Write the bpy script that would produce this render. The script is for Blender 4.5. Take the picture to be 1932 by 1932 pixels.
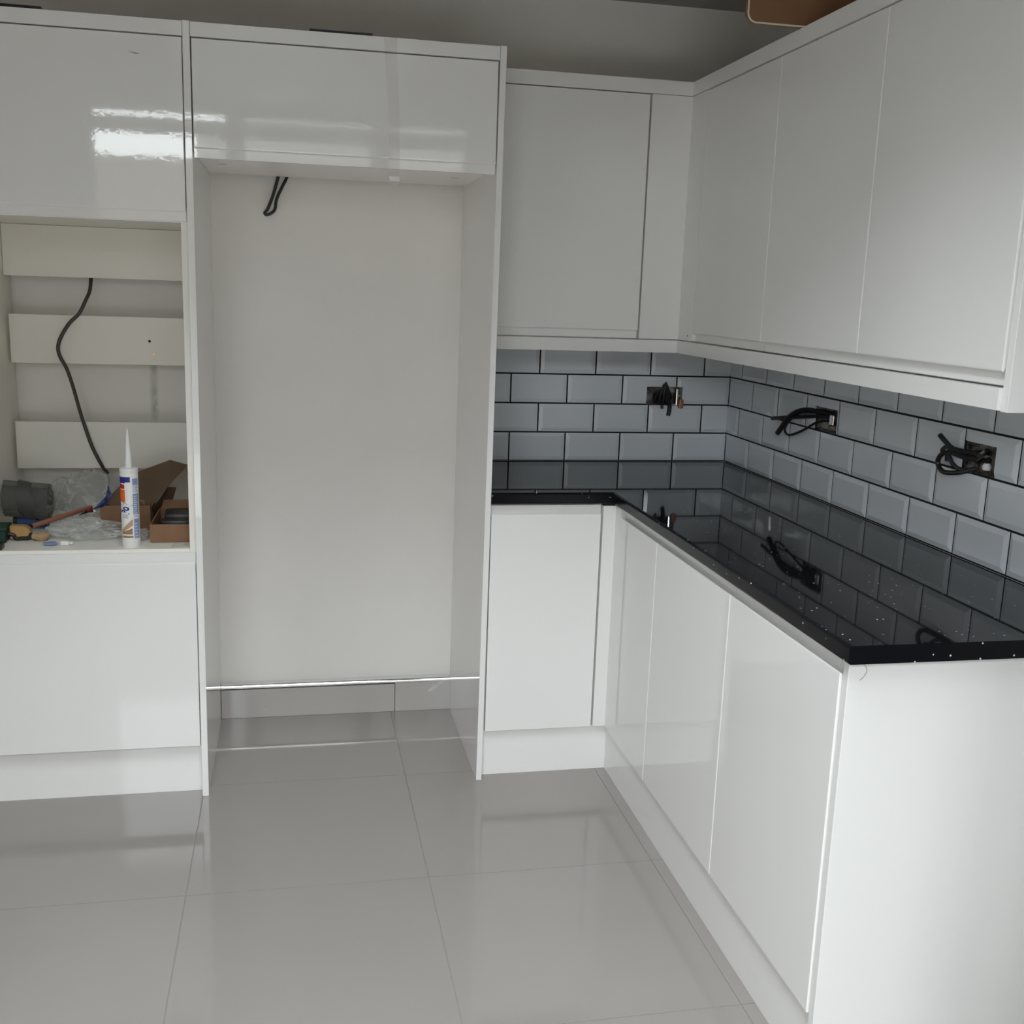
import bpy, bmesh, math, random
from mathutils import Vector, Matrix, noise
random.seed(7)
sc = bpy.context.scene
for o in list(bpy.data.objects):
    bpy.data.objects.remove(o, do_unlink=True)
C = sc.collection

# ------------------------------------------------------------------ camera
F_PX, W_PX = 2020.5, 1932.0
cam_d = bpy.data.cameras.new('camera'); cam = bpy.data.objects.new('camera', cam_d); C.objects.link(cam)
cam_d.sensor_width = 36.0; cam_d.sensor_fit = 'HORIZONTAL'; cam_d.lens = F_PX / W_PX * 36.0
cam_d.clip_start = 0.02; cam_d.clip_end = 200
pitch, yaw, roll = -0.203019, 0.205010, 0.034072
fw = Vector((math.sin(yaw)*math.cos(pitch), math.cos(yaw)*math.cos(pitch), math.sin(pitch)))
rt = Vector((math.cos(yaw), -math.sin(yaw), 0)); up = rt.cross(fw)
r2 = rt*math.cos(roll) + up*math.sin(roll); u2 = -rt*math.sin(roll) + up*math.cos(roll)
cam.matrix_world = Matrix(((r2.x, u2.x, -fw.x, -1.5492), (r2.y, u2.y, -fw.y, -3.6568), (r2.z, u2.z, -fw.z, 1.4965), (0, 0, 0, 1)))
sc.camera = cam

# ------------------------------------------------------------------ sky, portals, exposure
SKY = 12.0
world = bpy.data.worlds.new('world'); sc.world = world; world.use_nodes = True
bg = world.node_tree.nodes['Background']
bg.inputs['Color'].default_value = (0.925, 0.955, 1.0, 1); bg.inputs['Strength'].default_value = SKY
sc.view_settings.view_transform = 'Standard'; sc.view_settings.look = 'None'
sc.view_settings.exposure = 0.36; sc.view_settings.gamma = 1.0; sc.view_settings.use_curve_mapping = False
cy = sc.cycles
cy.use_denoising = True; cy.max_bounces = 14; cy.diffuse_bounces = 8; cy.glossy_bounces = 6
cy.transparent_max_bounces = 16; cy.transmission_bounces = 8
cy.sample_clamp_indirect = 6.0; cy.blur_glossy = 0.3; cy.caustics_reflective = False; cy.caustics_refractive = False
REAR = -4.2; CEIL = 2.447; HEAD = 2.32
XL, XR = -3.3, 0.006                      # side walls of the room
YOPEN = REAR
def portal(x0, x1, z0, z1):
    d = bpy.data.lights.new('window_portal', 'AREA'); d.shape = 'RECTANGLE'; d.size = x1-x0; d.size_y = z1-z0
    o = bpy.data.objects.new('window_portal', d); C.objects.link(o)
    o.location = ((x0+x1)/2, REAR-0.10, (z0+z1)/2); o.rotation_euler = (math.pi/2, 0, 0)
    d.cycles.is_portal = True
portal(-2.70, -0.48, 0.03, CEIL)
WELL = 0.62
SKX0, SKX1, SKY0, SKY1 = -2.02, -1.05, -3.75, -1.75      # roof light over the middle of the room
d = bpy.data.lights.new('roof_portal', 'AREA'); d.shape = 'RECTANGLE'; d.size = SKX1-SKX0; d.size_y = SKY1-SKY0
o = bpy.data.objects.new('roof_portal', d); C.objects.link(o); o.location = ((SKX0+SKX1)/2, (SKY0+SKY1)/2, CEIL+WELL+0.08); d.cycles.is_portal = True

# ------------------------------------------------------------------ materials
def mat(name, col, rough=0.5, metal=0.0, spec=0.5, coat=0.0):
    m = bpy.data.materials.new(name); m.use_nodes = True
    b = m.node_tree.nodes['Principled BSDF']
    b.inputs['Base Color'].default_value = (*col, 1); b.inputs['Roughness'].default_value = rough
    b.inputs['Metallic'].default_value = metal; b.inputs['Specular IOR Level'].default_value = spec
    b.inputs['Coat Weight'].default_value = coat
    return m
def nd(m, t, **kw):
    n = m.node_tree.nodes.new(t)
    for k, v in kw.items():
        if hasattr(n, k): setattr(n, k, v)
        else: n.inputs[k].default_value = v
    return n
def ln(m, a, b): m.node_tree.links.new(a, b)
def coords(m, kind='Object', scale=None):
    tc = nd(m, 'ShaderNodeTexCoord')
    if scale is None: return tc.outputs[kind]
    mp = nd(m, 'ShaderNodeMapping'); mp.inputs['Scale'].default_value = scale
    ln(m, tc.outputs[kind], mp.inputs['Vector']); return mp.outputs['Vector']
def geo_pos(m):
    return nd(m, 'ShaderNodeNewGeometry').outputs['Position']
def bump(m, scale, strength, dist=0.002, detail=2.0, pos=True):
    b = m.node_tree.nodes['Principled BSDF']
    n = nd(m, 'ShaderNodeTexNoise'); n.inputs['Scale'].default_value = scale; n.inputs['Detail'].default_value = detail
    ln(m, geo_pos(m), n.inputs['Vector'])
    bp = nd(m, 'ShaderNodeBump'); bp.inputs['Strength'].default_value = strength; bp.inputs['Distance'].default_value = dist
    ln(m, n.outputs['Fac'], bp.inputs['Height']); ln(m, bp.outputs['Normal'], b.inputs['Normal'])
def mottle(m, c1, c2, scale, detail=4.0, lo=0.35, hi=0.65):
    b = m.node_tree.nodes['Principled BSDF']
    n = nd(m, 'ShaderNodeTexNoise'); n.inputs['Scale'].default_value = scale; n.inputs['Detail'].default_value = detail
    ln(m, geo_pos(m), n.inputs['Vector'])
    r = nd(m, 'ShaderNodeValToRGB'); r.color_ramp.elements[0].position = lo; r.color_ramp.elements[1].position = hi
    r.color_ramp.elements[0].color = (*c1, 1); r.color_ramp.elements[1].color = (*c2, 1)
    ln(m, n.outputs['Fac'], r.inputs['Fac']); ln(m, r.outputs['Color'], b.inputs['Base Color'])
    return r

M = {}
M['gloss'] = mat('gloss_white_lacquer', (0.83, 0.825, 0.82), 0.035); bump(M['gloss'], 70, 0.045, 0.001)
M['satin'] = mat('satin_white_lacquer', (0.83, 0.825, 0.82), 0.16); bump(M['satin'], 40, 0.015, 0.001)
M['edge'] = mat('white_edge_band', (0.84, 0.84, 0.83), 0.25)
M['carcass'] = mat('white_melamine', (0.84, 0.82, 0.765), 0.38)
M['board'] = mat('white_back_board', (0.82, 0.80, 0.75), 0.4)
M['plaster'] = mat('painted_plaster', (0.74, 0.715, 0.68), 0.75); mottle(M['plaster'], (0.82, 0.80, 0.775), (0.86, 0.84, 0.815), 2.2)
def streak(m, x0, x1, z0, z1, col):
    b = m.node_tree.nodes['Principled BSDF']; src = b.inputs['Base Color'].links[0].from_socket
    sp = nd(m, 'ShaderNodeSeparateXYZ'); ln(m, geo_pos(m), sp.inputs[0]); fac = None
    for ax, lo, hi, soft in (('X', x0, x1, 0.006), ('Z', z0, z1, 0.03)):
        for a, c in ((lo-soft, lo+soft), (hi+soft, hi-soft)):
            r = nd(m, 'ShaderNodeMapRange'); r.inputs['From Min'].default_value = a; r.inputs['From Max'].default_value = c; ln(m, sp.outputs[ax], r.inputs['Value'])
            if fac is None: fac = r.outputs[0]
            else:
                q = nd(m, 'ShaderNodeMath', operation='MULTIPLY'); ln(m, fac, q.inputs[0]); ln(m, r.outputs[0], q.inputs[1]); fac = q.outputs[0]
    n = nd(m, 'ShaderNodeTexNoise'); n.inputs['Scale'].default_value = 60; ln(m, geo_pos(m), n.inputs['Vector'])
    q = nd(m, 'ShaderNodeMath', operation='MULTIPLY'); ln(m, fac, q.inputs[0]); ln(m, n.outputs['Fac'], q.inputs[1])
    mx = nd(m, 'ShaderNodeMix', data_type='RGBA'); ln(m, q.outputs[0], mx.inputs['Factor']); ln(m, src, mx.inputs['A']); mx.inputs['B'].default_value = (*col, 1)
    ln(m, mx.outputs['Result'], b.inputs['Base Color'])
streak(M['plaster'], -2.003, -1.984, 1.05, 1.24, (0.30, 0.29, 0.28))
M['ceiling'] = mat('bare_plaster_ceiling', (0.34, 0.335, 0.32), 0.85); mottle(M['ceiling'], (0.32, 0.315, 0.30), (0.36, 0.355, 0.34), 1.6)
M['tile'] = mat('grey_glazed_tile', (0.79, 0.835, 0.90), 0.05, spec=0.55); bump(M['tile'], 9, 0.05, 0.002, 1.0)
M['grout'] = mat('black_grout', (0.008, 0.008, 0.011), 0.8)
M['floor'] = mat('polished_porcelain', (0.47, 0.455, 0.44), 0.07, spec=0.5)
mottle(M['floor'], (0.300, 0.274, 0.262), (0.320, 0.293, 0.281), 1.3); bump(M['floor'], 3.0, 0.02, 0.002, 1.0)
M['skirt'] = mat('skirting_porcelain', (0.46, 0.44, 0.425), 0.07)
r_ = mottle(M['skirt'], (0.46, 0.44, 0.425), (0.62, 0.61, 0.59), 16, 6.0, 0.64, 0.72)
M['floor_grout'] = mat('grey_floor_grout', (0.27, 0.26, 0.25), 0.8)
M['chrome'] = mat('chrome_trim', (0.86, 0.87, 0.88), 0.12, 1.0)
M['galv'] = mat('galvanised_steel', (0.46, 0.45, 0.43), 0.38, 1.0); mottle(M['galv'], (0.10, 0.09, 0.08), (0.50, 0.49, 0.47), 60)
M['cable'] = mat('black_cable_sheath', (0.012, 0.012, 0.014), 0.42)
M['cable_grey'] = mat('dark_grey_cable_sheath', (0.045, 0.038, 0.032), 0.4)
M['copper'] = mat('copper_pipe', (0.42, 0.19, 0.13), 0.42, 0.5)
M['dark'] = mat('dark_hollow', (0.01, 0.01, 0.01), 0.8)
M['white_plastic'] = mat('white_plastic', (0.82, 0.82, 0.81), 0.35)
M['blue'] = mat('navy_print', (0.012, 0.012, 0.20), 0.4)
M['orange'] = mat('orange_print', (0.78, 0.13, 0.012), 0.4)
M['red'] = mat('red_print', (0.45, 0.02, 0.012), 0.4)
M['pale_blue'] = mat('pale_blue_print', (0.24, 0.31, 0.52), 0.4)
M['wood_print'] = mat('wood_picture_print', (0.50, 0.32, 0.18), 0.4)
M['wood_print2'] = mat('brown_picture_print', (0.30, 0.18, 0.10), 0.4)
M['card'] = mat('brown_cardboard', (0.30, 0.165, 0.088), 0.8); mottle(M['card'], (0.225, 0.122, 0.066), (0.25, 0.138, 0.075), 30)
M['card_in'] = mat('dark_cardboard', (0.12, 0.074, 0.043), 0.85)
M['black_plastic'] = mat('black_plastic', (0.012, 0.012, 0.012), 0.35)
M['blue_plastic'] = mat('blue_foam_sleeve', (0.045, 0.11, 0.33), 0.55)
M['blue_film'] = mat('blue_printed_film', (0.04, 0.10, 0.40), 0.2); mottle(M['blue_film'], (0.02, 0.06, 0.30), (0.22, 0.32, 0.55), 45)
M['red_film'] = mat('red_printed_film', (0.35, 0.015, 0.03), 0.25)
M['yellow'] = mat('yellow_tape_case', (0.45, 0.27, 0.10), 0.45)
M['green'] = mat('dark_green_case', (0.010, 0.045, 0.030), 0.35)
M['brass'] = mat('brass_screw', (0.62, 0.45, 0.12), 0.3, 1.0)
M['tan'] = mat('tan_paper', (0.46, 0.31, 0.18), 0.75)
M['leaflet'] = mat('leaflet_paper', (0.62, 0.60, 0.56), 0.7)
M['ink'] = mat('grey_ink', (0.14, 0.13, 0.13), 0.7)
M['frame'] = mat('grey_window_frame', (0.10, 0.105, 0.11), 0.4)
M['fence'] = mat('weathered_fence', (0.13, 0.11, 0.09), 0.9)
M['neighbour'] = mat('neighbour_render', (0.30, 0.29, 0.28), 0.9)
M['paving'] = mat('pale_paving', (0.42, 0.41, 0.39), 0.85)
M['brown_panel'] = mat('brown_fibreboard', (0.21, 0.105, 0.05), 0.6); mottle(M['brown_panel'], (0.19, 0.095, 0.045), (0.23, 0.115, 0.055), 6)
M['cream'] = mat('cream_piping', (0.62, 0.57, 0.46), 0.55)
M['screw_cap'] = mat('grey_screw_cap', (0.40, 0.37, 0.32), 0.5)
M['mark'] = mat('graphite_scuff', (0.22, 0.21, 0.20), 0.6)

# black worktop with white sparkle flecks
m = mat('black_sparkle_worktop', (0.006, 0.006, 0.008), 0.035, spec=0.36); M['worktop'] = m
b = m.node_tree.nodes['Principled BSDF']
vo = nd(m, 'ShaderNodeTexVoronoi'); vo.inputs['Scale'].default_value = 62.0; ln(m, geo_pos(m), vo.inputs['Vector'])
lt = nd(m, 'ShaderNodeMath', operation='LESS_THAN'); lt.inputs[1].default_value = 0.115; ln(m, vo.outputs['Distance'], lt.inputs[0])
sx = nd(m, 'ShaderNodeSeparateColor'); ln(m, vo.outputs['Color'], sx.inputs['Color'])
gt = nd(m, 'ShaderNodeMath', operation='GREATER_THAN'); gt.inputs[1].default_value = 0.55; ln(m, sx.outputs['Red'], gt.inputs[0])
mu = nd(m, 'ShaderNodeMath', operation='MULTIPLY'); ln(m, lt.outputs[0], mu.inputs[0]); ln(m, gt.outputs[0], mu.inputs[1])
mu2 = nd(m, 'ShaderNodeMath', operation='MULTIPLY'); ln(m, mu.outputs[0], mu2.inputs[0]); ln(m, sx.outputs['Green'], mu2.inputs[1])
mx = nd(m, 'ShaderNodeMix', data_type='RGBA'); mx.inputs['A'].default_value = (0.006, 0.006, 0.008, 1); mx.inputs['B'].default_value = (0.8, 0.8, 0.82, 1)
ln(m, mu2.outputs[0], mx.inputs['Factor']); ln(m, mx.outputs['Result'], b.inputs['Base Color'])

M['worktop_edge'] = m.copy(); M['worktop_edge'].name = 'black_sparkle_edge'
eb = M['worktop_edge'].node_tree.nodes['Principled BSDF']; eb.inputs['Specular IOR Level'].default_value = 0.12; eb.inputs['Roughness'].default_value = 0.12
def thin_film(name, tint, opacity, rough, gloss=1.0):
    """clear sheet: transparent body with a diffuse haze and a reflective skin"""
    m = bpy.data.materials.new(name); m.use_nodes = True; nt = m.node_tree; nt.nodes.clear()
    out = nt.nodes.new('ShaderNodeOutputMaterial'); tr = nt.nodes.new('ShaderNodeBsdfTransparent'); tr.inputs['Color'].default_value = (*tint, 1)
    pr = nt.nodes.new('ShaderNodeBsdfPrincipled'); pr.inputs['Base Color'].default_value = (*tint, 1); pr.inputs['Roughness'].default_value = rough
    pr.inputs['Specular IOR Level'].default_value = gloss
    fr = nt.nodes.new('ShaderNodeFresnel'); fr.inputs['IOR'].default_value = 1.5
    ad = nt.nodes.new('ShaderNodeMath'); ad.operation = 'ADD'; ad.use_clamp = True; ad.inputs[1].default_value = opacity
    nt.links.new(fr.outputs[0], ad.inputs[0])
    mx = nt.nodes.new('ShaderNodeMixShader'); nt.links.new(ad.outputs[0], mx.inputs[0])
    nt.links.new(tr.outputs[0], mx.inputs[1]); nt.links.new(pr.outputs[0], mx.inputs[2]); nt.links.new(mx.outputs[0], out.inputs['Surface'])
    return m
M['bag'] = thin_film('clear_polythene', (0.90, 0.905, 0.905), 0.13, 0.08, 1.0)
M['tape'] = thin_film('clear_tape', (0.95, 0.945, 0.945), 0.05, 0.3, 0.3)
M['smoke'] = thin_film('smoked_plastic', (0.55, 0.55, 0.53), 0.08, 0.3, 0.3)
M['smoke_dark'] = thin_film('dark_mesh_band', (0.16, 0.16, 0.16), 0.45, 0.4, 0.3)
def pane_mat():
    m = bpy.data.materials.new('window_glass'); m.use_nodes = True; nt = m.node_tree; nt.nodes.clear()
    out = nt.nodes.new('ShaderNodeOutputMaterial'); tr = nt.nodes.new('ShaderNodeBsdfTransparent'); tr.inputs['Color'].default_value = (0.95, 0.97, 0.96, 1)
    gl = nt.nodes.new('ShaderNodeBsdfGlossy'); gl.inputs['Roughness'].default_value = 0.0
    fr = nt.nodes.new('ShaderNodeFresnel'); fr.inputs['IOR'].default_value = 1.3
    mx = nt.nodes.new('ShaderNodeMixShader'); nt.links.new(fr.outputs[0], mx.inputs[0]); nt.links.new(tr.outputs[0], mx.inputs[1]); nt.links.new(gl.outputs[0], mx.inputs[2])
    nt.links.new(mx.outputs[0], out.inputs['Surface']); return m
M['glass'] = pane_mat()

# ------------------------------------------------------------------ helpers
def tag(o, label=None, cat=None, group=None, kind=None):
    if label: o['label'] = label
    if cat: o['category'] = cat
    if group: o['group'] = group
    if kind: o['kind'] = kind
    return o
def thing(name, loc, label=None, cat=None, group=None, kind=None):
    o = bpy.data.objects.new(name, None); C.objects.link(o); o.location = loc; o.empty_display_size = 0.05
    o['_w'] = tuple(loc); return tag(o, label, cat, group, kind)
def woff(o):
    p = Vector((0, 0, 0))
    while o is not None: p += Vector(o.location); o = o.parent
    return p
def obj(name, bm, material, parent=None, smooth=False, origin=None):
    """bm is in world coordinates; the object's own origin sits at its base"""
    bmesh.ops.recalc_face_normals(bm, faces=bm.faces[:])
    vs = bm.verts
    lo = Vector((min(v.co.x for v in vs), min(v.co.y for v in vs), min(v.co.z for v in vs)))
    hi = Vector((max(v.co.x for v in vs), max(v.co.y for v in vs), max(v.co.z for v in vs)))
    org = Vector(origin) if origin else Vector(((lo.x+hi.x)/2, (lo.y+hi.y)/2, lo.z))
    bmesh.ops.translate(bm, vec=-org, verts=bm.verts[:])
    me = bpy.data.meshes.new(name); bm.to_mesh(me); bm.free()
    mats = material if isinstance(material, (list, tuple)) else [material]
    for k in mats: me.materials.append(M[k])
    if smooth:
        for p in me.polygons: p.use_smooth = True
        try: me.set_sharp_from_angle(angle=math.radians(40))
        except Exception: pass
    o = bpy.data.objects.new(name, me); C.objects.link(o)
    if parent is not None: o.parent = parent; o.location = org - woff(parent)
    else: o.location = org
    return o
def box(bm, x0, x1, y0, y1, z0, z1, bev=0.0, seg=2, mi=0):
    x0, x1 = sorted((x0, x1)); y0, y1 = sorted((y0, y1)); z0, z1 = sorted((z0, z1))
    v = [bm.verts.new(p) for p in ((x0,y0,z0),(x1,y0,z0),(x1,y1,z0),(x0,y1,z0),(x0,y0,z1),(x1,y0,z1),(x1,y1,z1),(x0,y1,z1))]
    fs = [bm.faces.new([v[i] for i in f]) for f in ((0,3,2,1),(4,5,6,7),(0,1,5,4),(1,2,6,5),(2,3,7,6),(3,0,4,7))]
    for f in fs: f.material_index = mi
    if bev > 0:
        es = list({e for f in fs for e in f.edges})
        r = bmesh.ops.bevel(bm, geom=es, offset=bev, segments=seg, profile=0.5, affect='EDGES')
        for f in r['faces']: f.material_index = mi
    return bm
def B(*a, **k): return box(bmesh.new(), *a, **k)
def prism(bm, pts, d0, d1, axis, mi=0):
    """polygon pts in the plane across axis, extruded from d0 to d1 along it"""
    def P(p, d):
        if axis == 'x': return (d, p[0], p[1])
        if axis == 'y': return (p[0], d, p[1])
        return (p[0], p[1], d)
    a = [bm.verts.new(P(p, d0)) for p in pts]; c = [bm.verts.new(P(p, d1)) for p in pts]
    n = len(pts); fs = [bm.faces.new(a[::-1]), bm.faces.new(c)]
    for i in range(n): fs.append(bm.faces.new((a[i], a[(i+1) % n], c[(i+1) % n], c[i])))
    for f in fs: f.material_index = mi
    return bm
def spline(pts, n=8):
    pts = [Vector(p) for p in pts]; out = []
    P = [pts[0]*2-pts[1]] + pts + [pts[-1]*2-pts[-2]]
    for i in range(1, len(P)-2):
        a, b_, c, d = P[i-1], P[i], P[i+1], P[i+2]
        for k in range(n):
            t = k/n
            out.append(0.5*((2*b_) + (c-a)*t + (2*a-5*b_+4*c-d)*t*t + (3*b_-a-3*c+d)*t**3))
    out.append(pts[-1]); return out
def tube(bm, pts, r, sides=10, n=6, smooth=True, flat=1.0):
    p = spline(pts, n) if smooth else [Vector(q) for q in pts]
    rings = []; nrm = None
    for i, q in enumerate(p):
        t = (p[min(i+1, len(p)-1)] - p[max(i-1, 0)]).normalized()
        if nrm is None:
            nrm = t.orthogonal().normalized()
        nrm = (nrm - t*nrm.dot(t)).normalized(); bn = t.cross(nrm)
        rr = r[min(i*len(r)//len(p), len(r)-1)] if isinstance(r, (list, tuple)) else r
        rings.append([bm.verts.new(q + nrm*rr*math.cos(2*math.pi*k/sides) + bn*rr*flat*math.sin(2*math.pi*k/sides)) for k in range(sides)])
    for a, c in zip(rings, rings[1:]):
        for k in range(sides): bm.faces.new((a[k], a[(k+1) % sides], c[(k+1) % sides], c[k]))
    bm.faces.new(rings[0][::-1]); bm.faces.new(rings[-1])
    return bm
def lathe(bm, prof, cx, cy_, sides=40, a0=0, a1=2*math.pi, cap=True):
    full = abs(a1-a0-2*math.pi) < 1e-6; n = sides if full else sides+1
    rings = [[bm.verts.new((cx+r*math.cos(a0+(a1-a0)*k/sides), cy_+r*math.sin(a0+(a1-a0)*k/sides), z)) for k in range(n)] for r, z in prof]
    for a, c in zip(rings, rings[1:]):
        for k in range(sides): bm.faces.new((a[k], a[(k+1) % n], c[(k+1) % n], c[k]))
    if cap and full: bm.faces.new(rings[0][::-1]); bm.faces.new(rings[-1])
    return bm
def cut_boxes(u0, u1, v0, v1, holes):
    """rectangles that cover u0..u1 x v0..v1 without the holes (u0,u1,v0,v1)"""
    us = sorted({u0, u1, *[h[0] for h in holes], *[h[1] for h in holes]}); vs = sorted({v0, v1, *[h[2] for h in holes], *[h[3] for h in holes]})
    out = []
    for a, b_ in zip(us, us[1:]):
        for c, d in zip(vs, vs[1:]):
            mu_, mv = (a+b_)/2, (c+d)/2
            if not any(h[0] < mu_ < h[1] and h[2] < mv < h[3] for h in holes): out.append((a, b_, c, d))
    return out
def grid_slab(bm, axis, f0, f1, u0, u1, v0, v1, holes):
    """slab between planes f0 and f1 across axis ('x' or 'y') with rectangular holes; u runs along the wall, v is z"""
    us = sorted({u0, u1, *[h[0] for h in holes], *[h[1] for h in holes]}); vs = sorted({v0, v1, *[h[2] for h in holes], *[h[3] for h in holes]})
    vd = {}
    def V(u, v, f):
        k = (u, v, f)
        if k not in vd: vd[k] = bm.verts.new((u, f, v) if axis == 'y' else (f, u, v))
        return vd[k]
    hole = lambda a, b_, c, d: any(h[0] < (a+b_)/2 < h[1] and h[2] < (c+d)/2 < h[3] for h in holes)
    solid = {}
    for i in range(len(us)-1):
        for j in range(len(vs)-1): solid[i, j] = not hole(us[i], us[i+1], vs[j], vs[j+1])
    for (i, j), s in solid.items():
        if not s: continue
        a, b_, c, d = us[i], us[i+1], vs[j], vs[j+1]
        bm.faces.new((V(a,c,f0), V(b_,c,f0), V(b_,d,f0), V(a,d,f0))); bm.faces.new((V(a,d,f1), V(b_,d,f1), V(b_,c,f1), V(a,c,f1)))
        for di, dj, p, q in ((-1,0,(a,c),(a,d)), (1,0,(b_,c),(b_,d)), (0,-1,(a,c),(b_,c)), (0,1,(a,d),(b_,d))):
            if not solid.get((i+di, j+dj), False):
                bm.faces.new((V(*p, f0), V(*q, f0), V(*q, f1), V(*p, f1)))
    return bm

# ------------------------------------------------------------------ setting
WT = 0.912                                 # worktop height
SOCK_B = (-0.314, -0.180, 1.116, 1.181)    # openings for the back boxes
SOCK_R = [(-0.803, -0.669, 1.118, 1.190), (-1.538, -1.416, 1.119, 1.190)]
WY, WX = 0.006, 0.006                      # plaster faces of the two tiled walls
bm = grid_slab(bmesh.new(), 'y', WY, WY+0.045, XL, 0.25, 0.0, CEIL, [SOCK_B])
box(bm, XL, 0.25, WY+0.045, WY+0.2, 0.0, CEIL)
wall_back = tag(obj('wall_back', bm, 'plaster'), kind='structure')
bm = grid_slab(bmesh.new(), 'x', WX, WX+0.045, YOPEN, WY, 0.0, CEIL, SOCK_R)
box(bm, WX+0.045, WX+0.2, YOPEN, WY, 0.0, CEIL)
wall_right = tag(obj('wall_right', bm, 'plaster'), kind='structure')
tag(obj('wall_left', B(XL-0.2, XL, REAR-0.2, WY+0.2, 0, CEIL), 'plaster'), kind='structure')
bm = bmesh.new()
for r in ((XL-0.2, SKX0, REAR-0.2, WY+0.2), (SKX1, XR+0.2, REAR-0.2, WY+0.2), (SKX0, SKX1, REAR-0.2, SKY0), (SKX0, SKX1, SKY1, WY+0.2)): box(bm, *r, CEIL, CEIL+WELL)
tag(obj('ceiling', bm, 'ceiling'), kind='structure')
t = tag(thing('window_4', ((SKX0+SKX1)/2, (SKY0+SKY1)/2, CEIL+WELL)), kind='structure')
bm = bmesh.new()
for r in ((SKX0-0.04, SKX0+0.02, SKY0-0.04, SKY1+0.04), (SKX1-0.02, SKX1+0.04, SKY0-0.04, SKY1+0.04), (SKX0+0.02, SKX1-0.02, SKY0-0.04, SKY0+0.02), (SKX0+0.02, SKX1-0.02, SKY1-0.02, SKY1+0.04)): box(bm, *r, CEIL+WELL, CEIL+WELL+0.06)
obj('window_frame', bm, 'frame', t); obj('pane', B(SKX0+0.02, SKX1-0.02, SKY0+0.02, SKY1-0.02, CEIL+WELL+0.02, CEIL+WELL+0.028), 'glass', t)
floor = tag(obj('floor', B(XL-0.2, XR+0.2, REAR-0.2, WY+0.2, -0.12, -0.0012), 'floor_grout'), kind='structure')
tag(obj('wall_shade_blocker', B(-0.45, WX, REAR, -2.62, 0, CEIL), 'ceiling'), kind='structure')  # unseen block added to shade the base end panel towards its right
# floor tiles, 600 mm, 2.5 mm joints
TP = 0.606; tj = 0.0028
me0 = None
xs = [-1.214 + TP*k for k in range(-4, 5)]; ys = [-0.535 - TP*k for k in range(-1, 7)]
for x in xs:
    for y in ys:
        x0, x1, y0, y1 = max(x+tj/2, XL), min(x+TP-tj/2, XR), max(y-TP+tj/2, REAR), min(y-tj/2, WY)
        if x1-x0 < 0.02 or y1-y0 < 0.02: continue
        full = abs(x1-x0-(TP-tj)) < 1e-6 and abs(y1-y0-(TP-tj)) < 1e-6
        if full and me0 is not None:
            o = bpy.data.objects.new('floor_tile', me0); C.objects.link(o); o.parent = floor
            o.location = Vector(((x0+x1)/2, (y0+y1)/2, -0.008)) - woff(floor)
        else:
            o = obj('floor_tile', B(x0, x1, y0, y1, -0.008, 0.0), 'floor', floor)
            if full: me0 = o.data

# rear wall: five glazed leaves from floor to a transom, slim fanlights above, behind the camera
panes = [(-2.655, -1.925), (-1.815, -1.085), (-0.975, -0.52)]
holes = [(a-0.04, b_+0.04, 0.02, HEAD+0.02) for a, b_ in panes] + [(a-0.04, b_+0.04, HEAD+0.075, CEIL-0.002) for a, b_ in panes]
bm = grid_slab(bmesh.new(), 'y', REAR, REAR-0.2, XL, XR, 0.0, CEIL, holes)
tag(obj('wall_rear', bm, 'plaster'), kind='structure')
for i, (a, b_) in enumerate(panes):
    t = tag(thing('window_%d' % (i+1), ((a+b_)/2, REAR-0.1, 0.02)), kind='structure')
    for z0, z1 in ((0.02, HEAD+0.02), (HEAD+0.075, CEIL-0.002)):
        f = 0.04 if z0 < 1 else 0.006
        bm = bmesh.new()
        for r in ((a-0.04, a, z0, z1), (b_, b_+0.04, z0, z1), (a, b_, z0, z0+f), (a, b_, z1-f*0.5, z1)):
            box(bm, r[0], r[1], REAR-0.13, REAR-0.07, r[2], r[3])
        obj('window_frame', bm, 'frame', t)
        obj('pane', B(a, b_, REAR-0.104, REAR-0.096, z0+f, z1-f*0.5), 'glass', t)
# the garden: paving, boundary fence, neighbour's house
tag(obj('ground', B(-16, 16, -30, REAR-0.2, -0.25, -0.1), 'paving'), kind='structure')
bm = B(-9, 9, -8.15, -8.0, -0.1, 2.57)
tag(obj('wall_garden', bm, 'fence'), kind='structure')
bm = B(-2.05, 2.6, -13.0, -9.5, -0.1, 3.6); prism(bm, [(-9.3, 3.6), (-13.2, 3.6), (-11.25, 5.0)], -2.15, 2.7, 'x'); box(bm, -2.50, -2.051, -12.0, -9.5, -0.1, 3.0)
tag(obj('wall_neighbour', bm, 'neighbour'), kind='structure')

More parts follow.
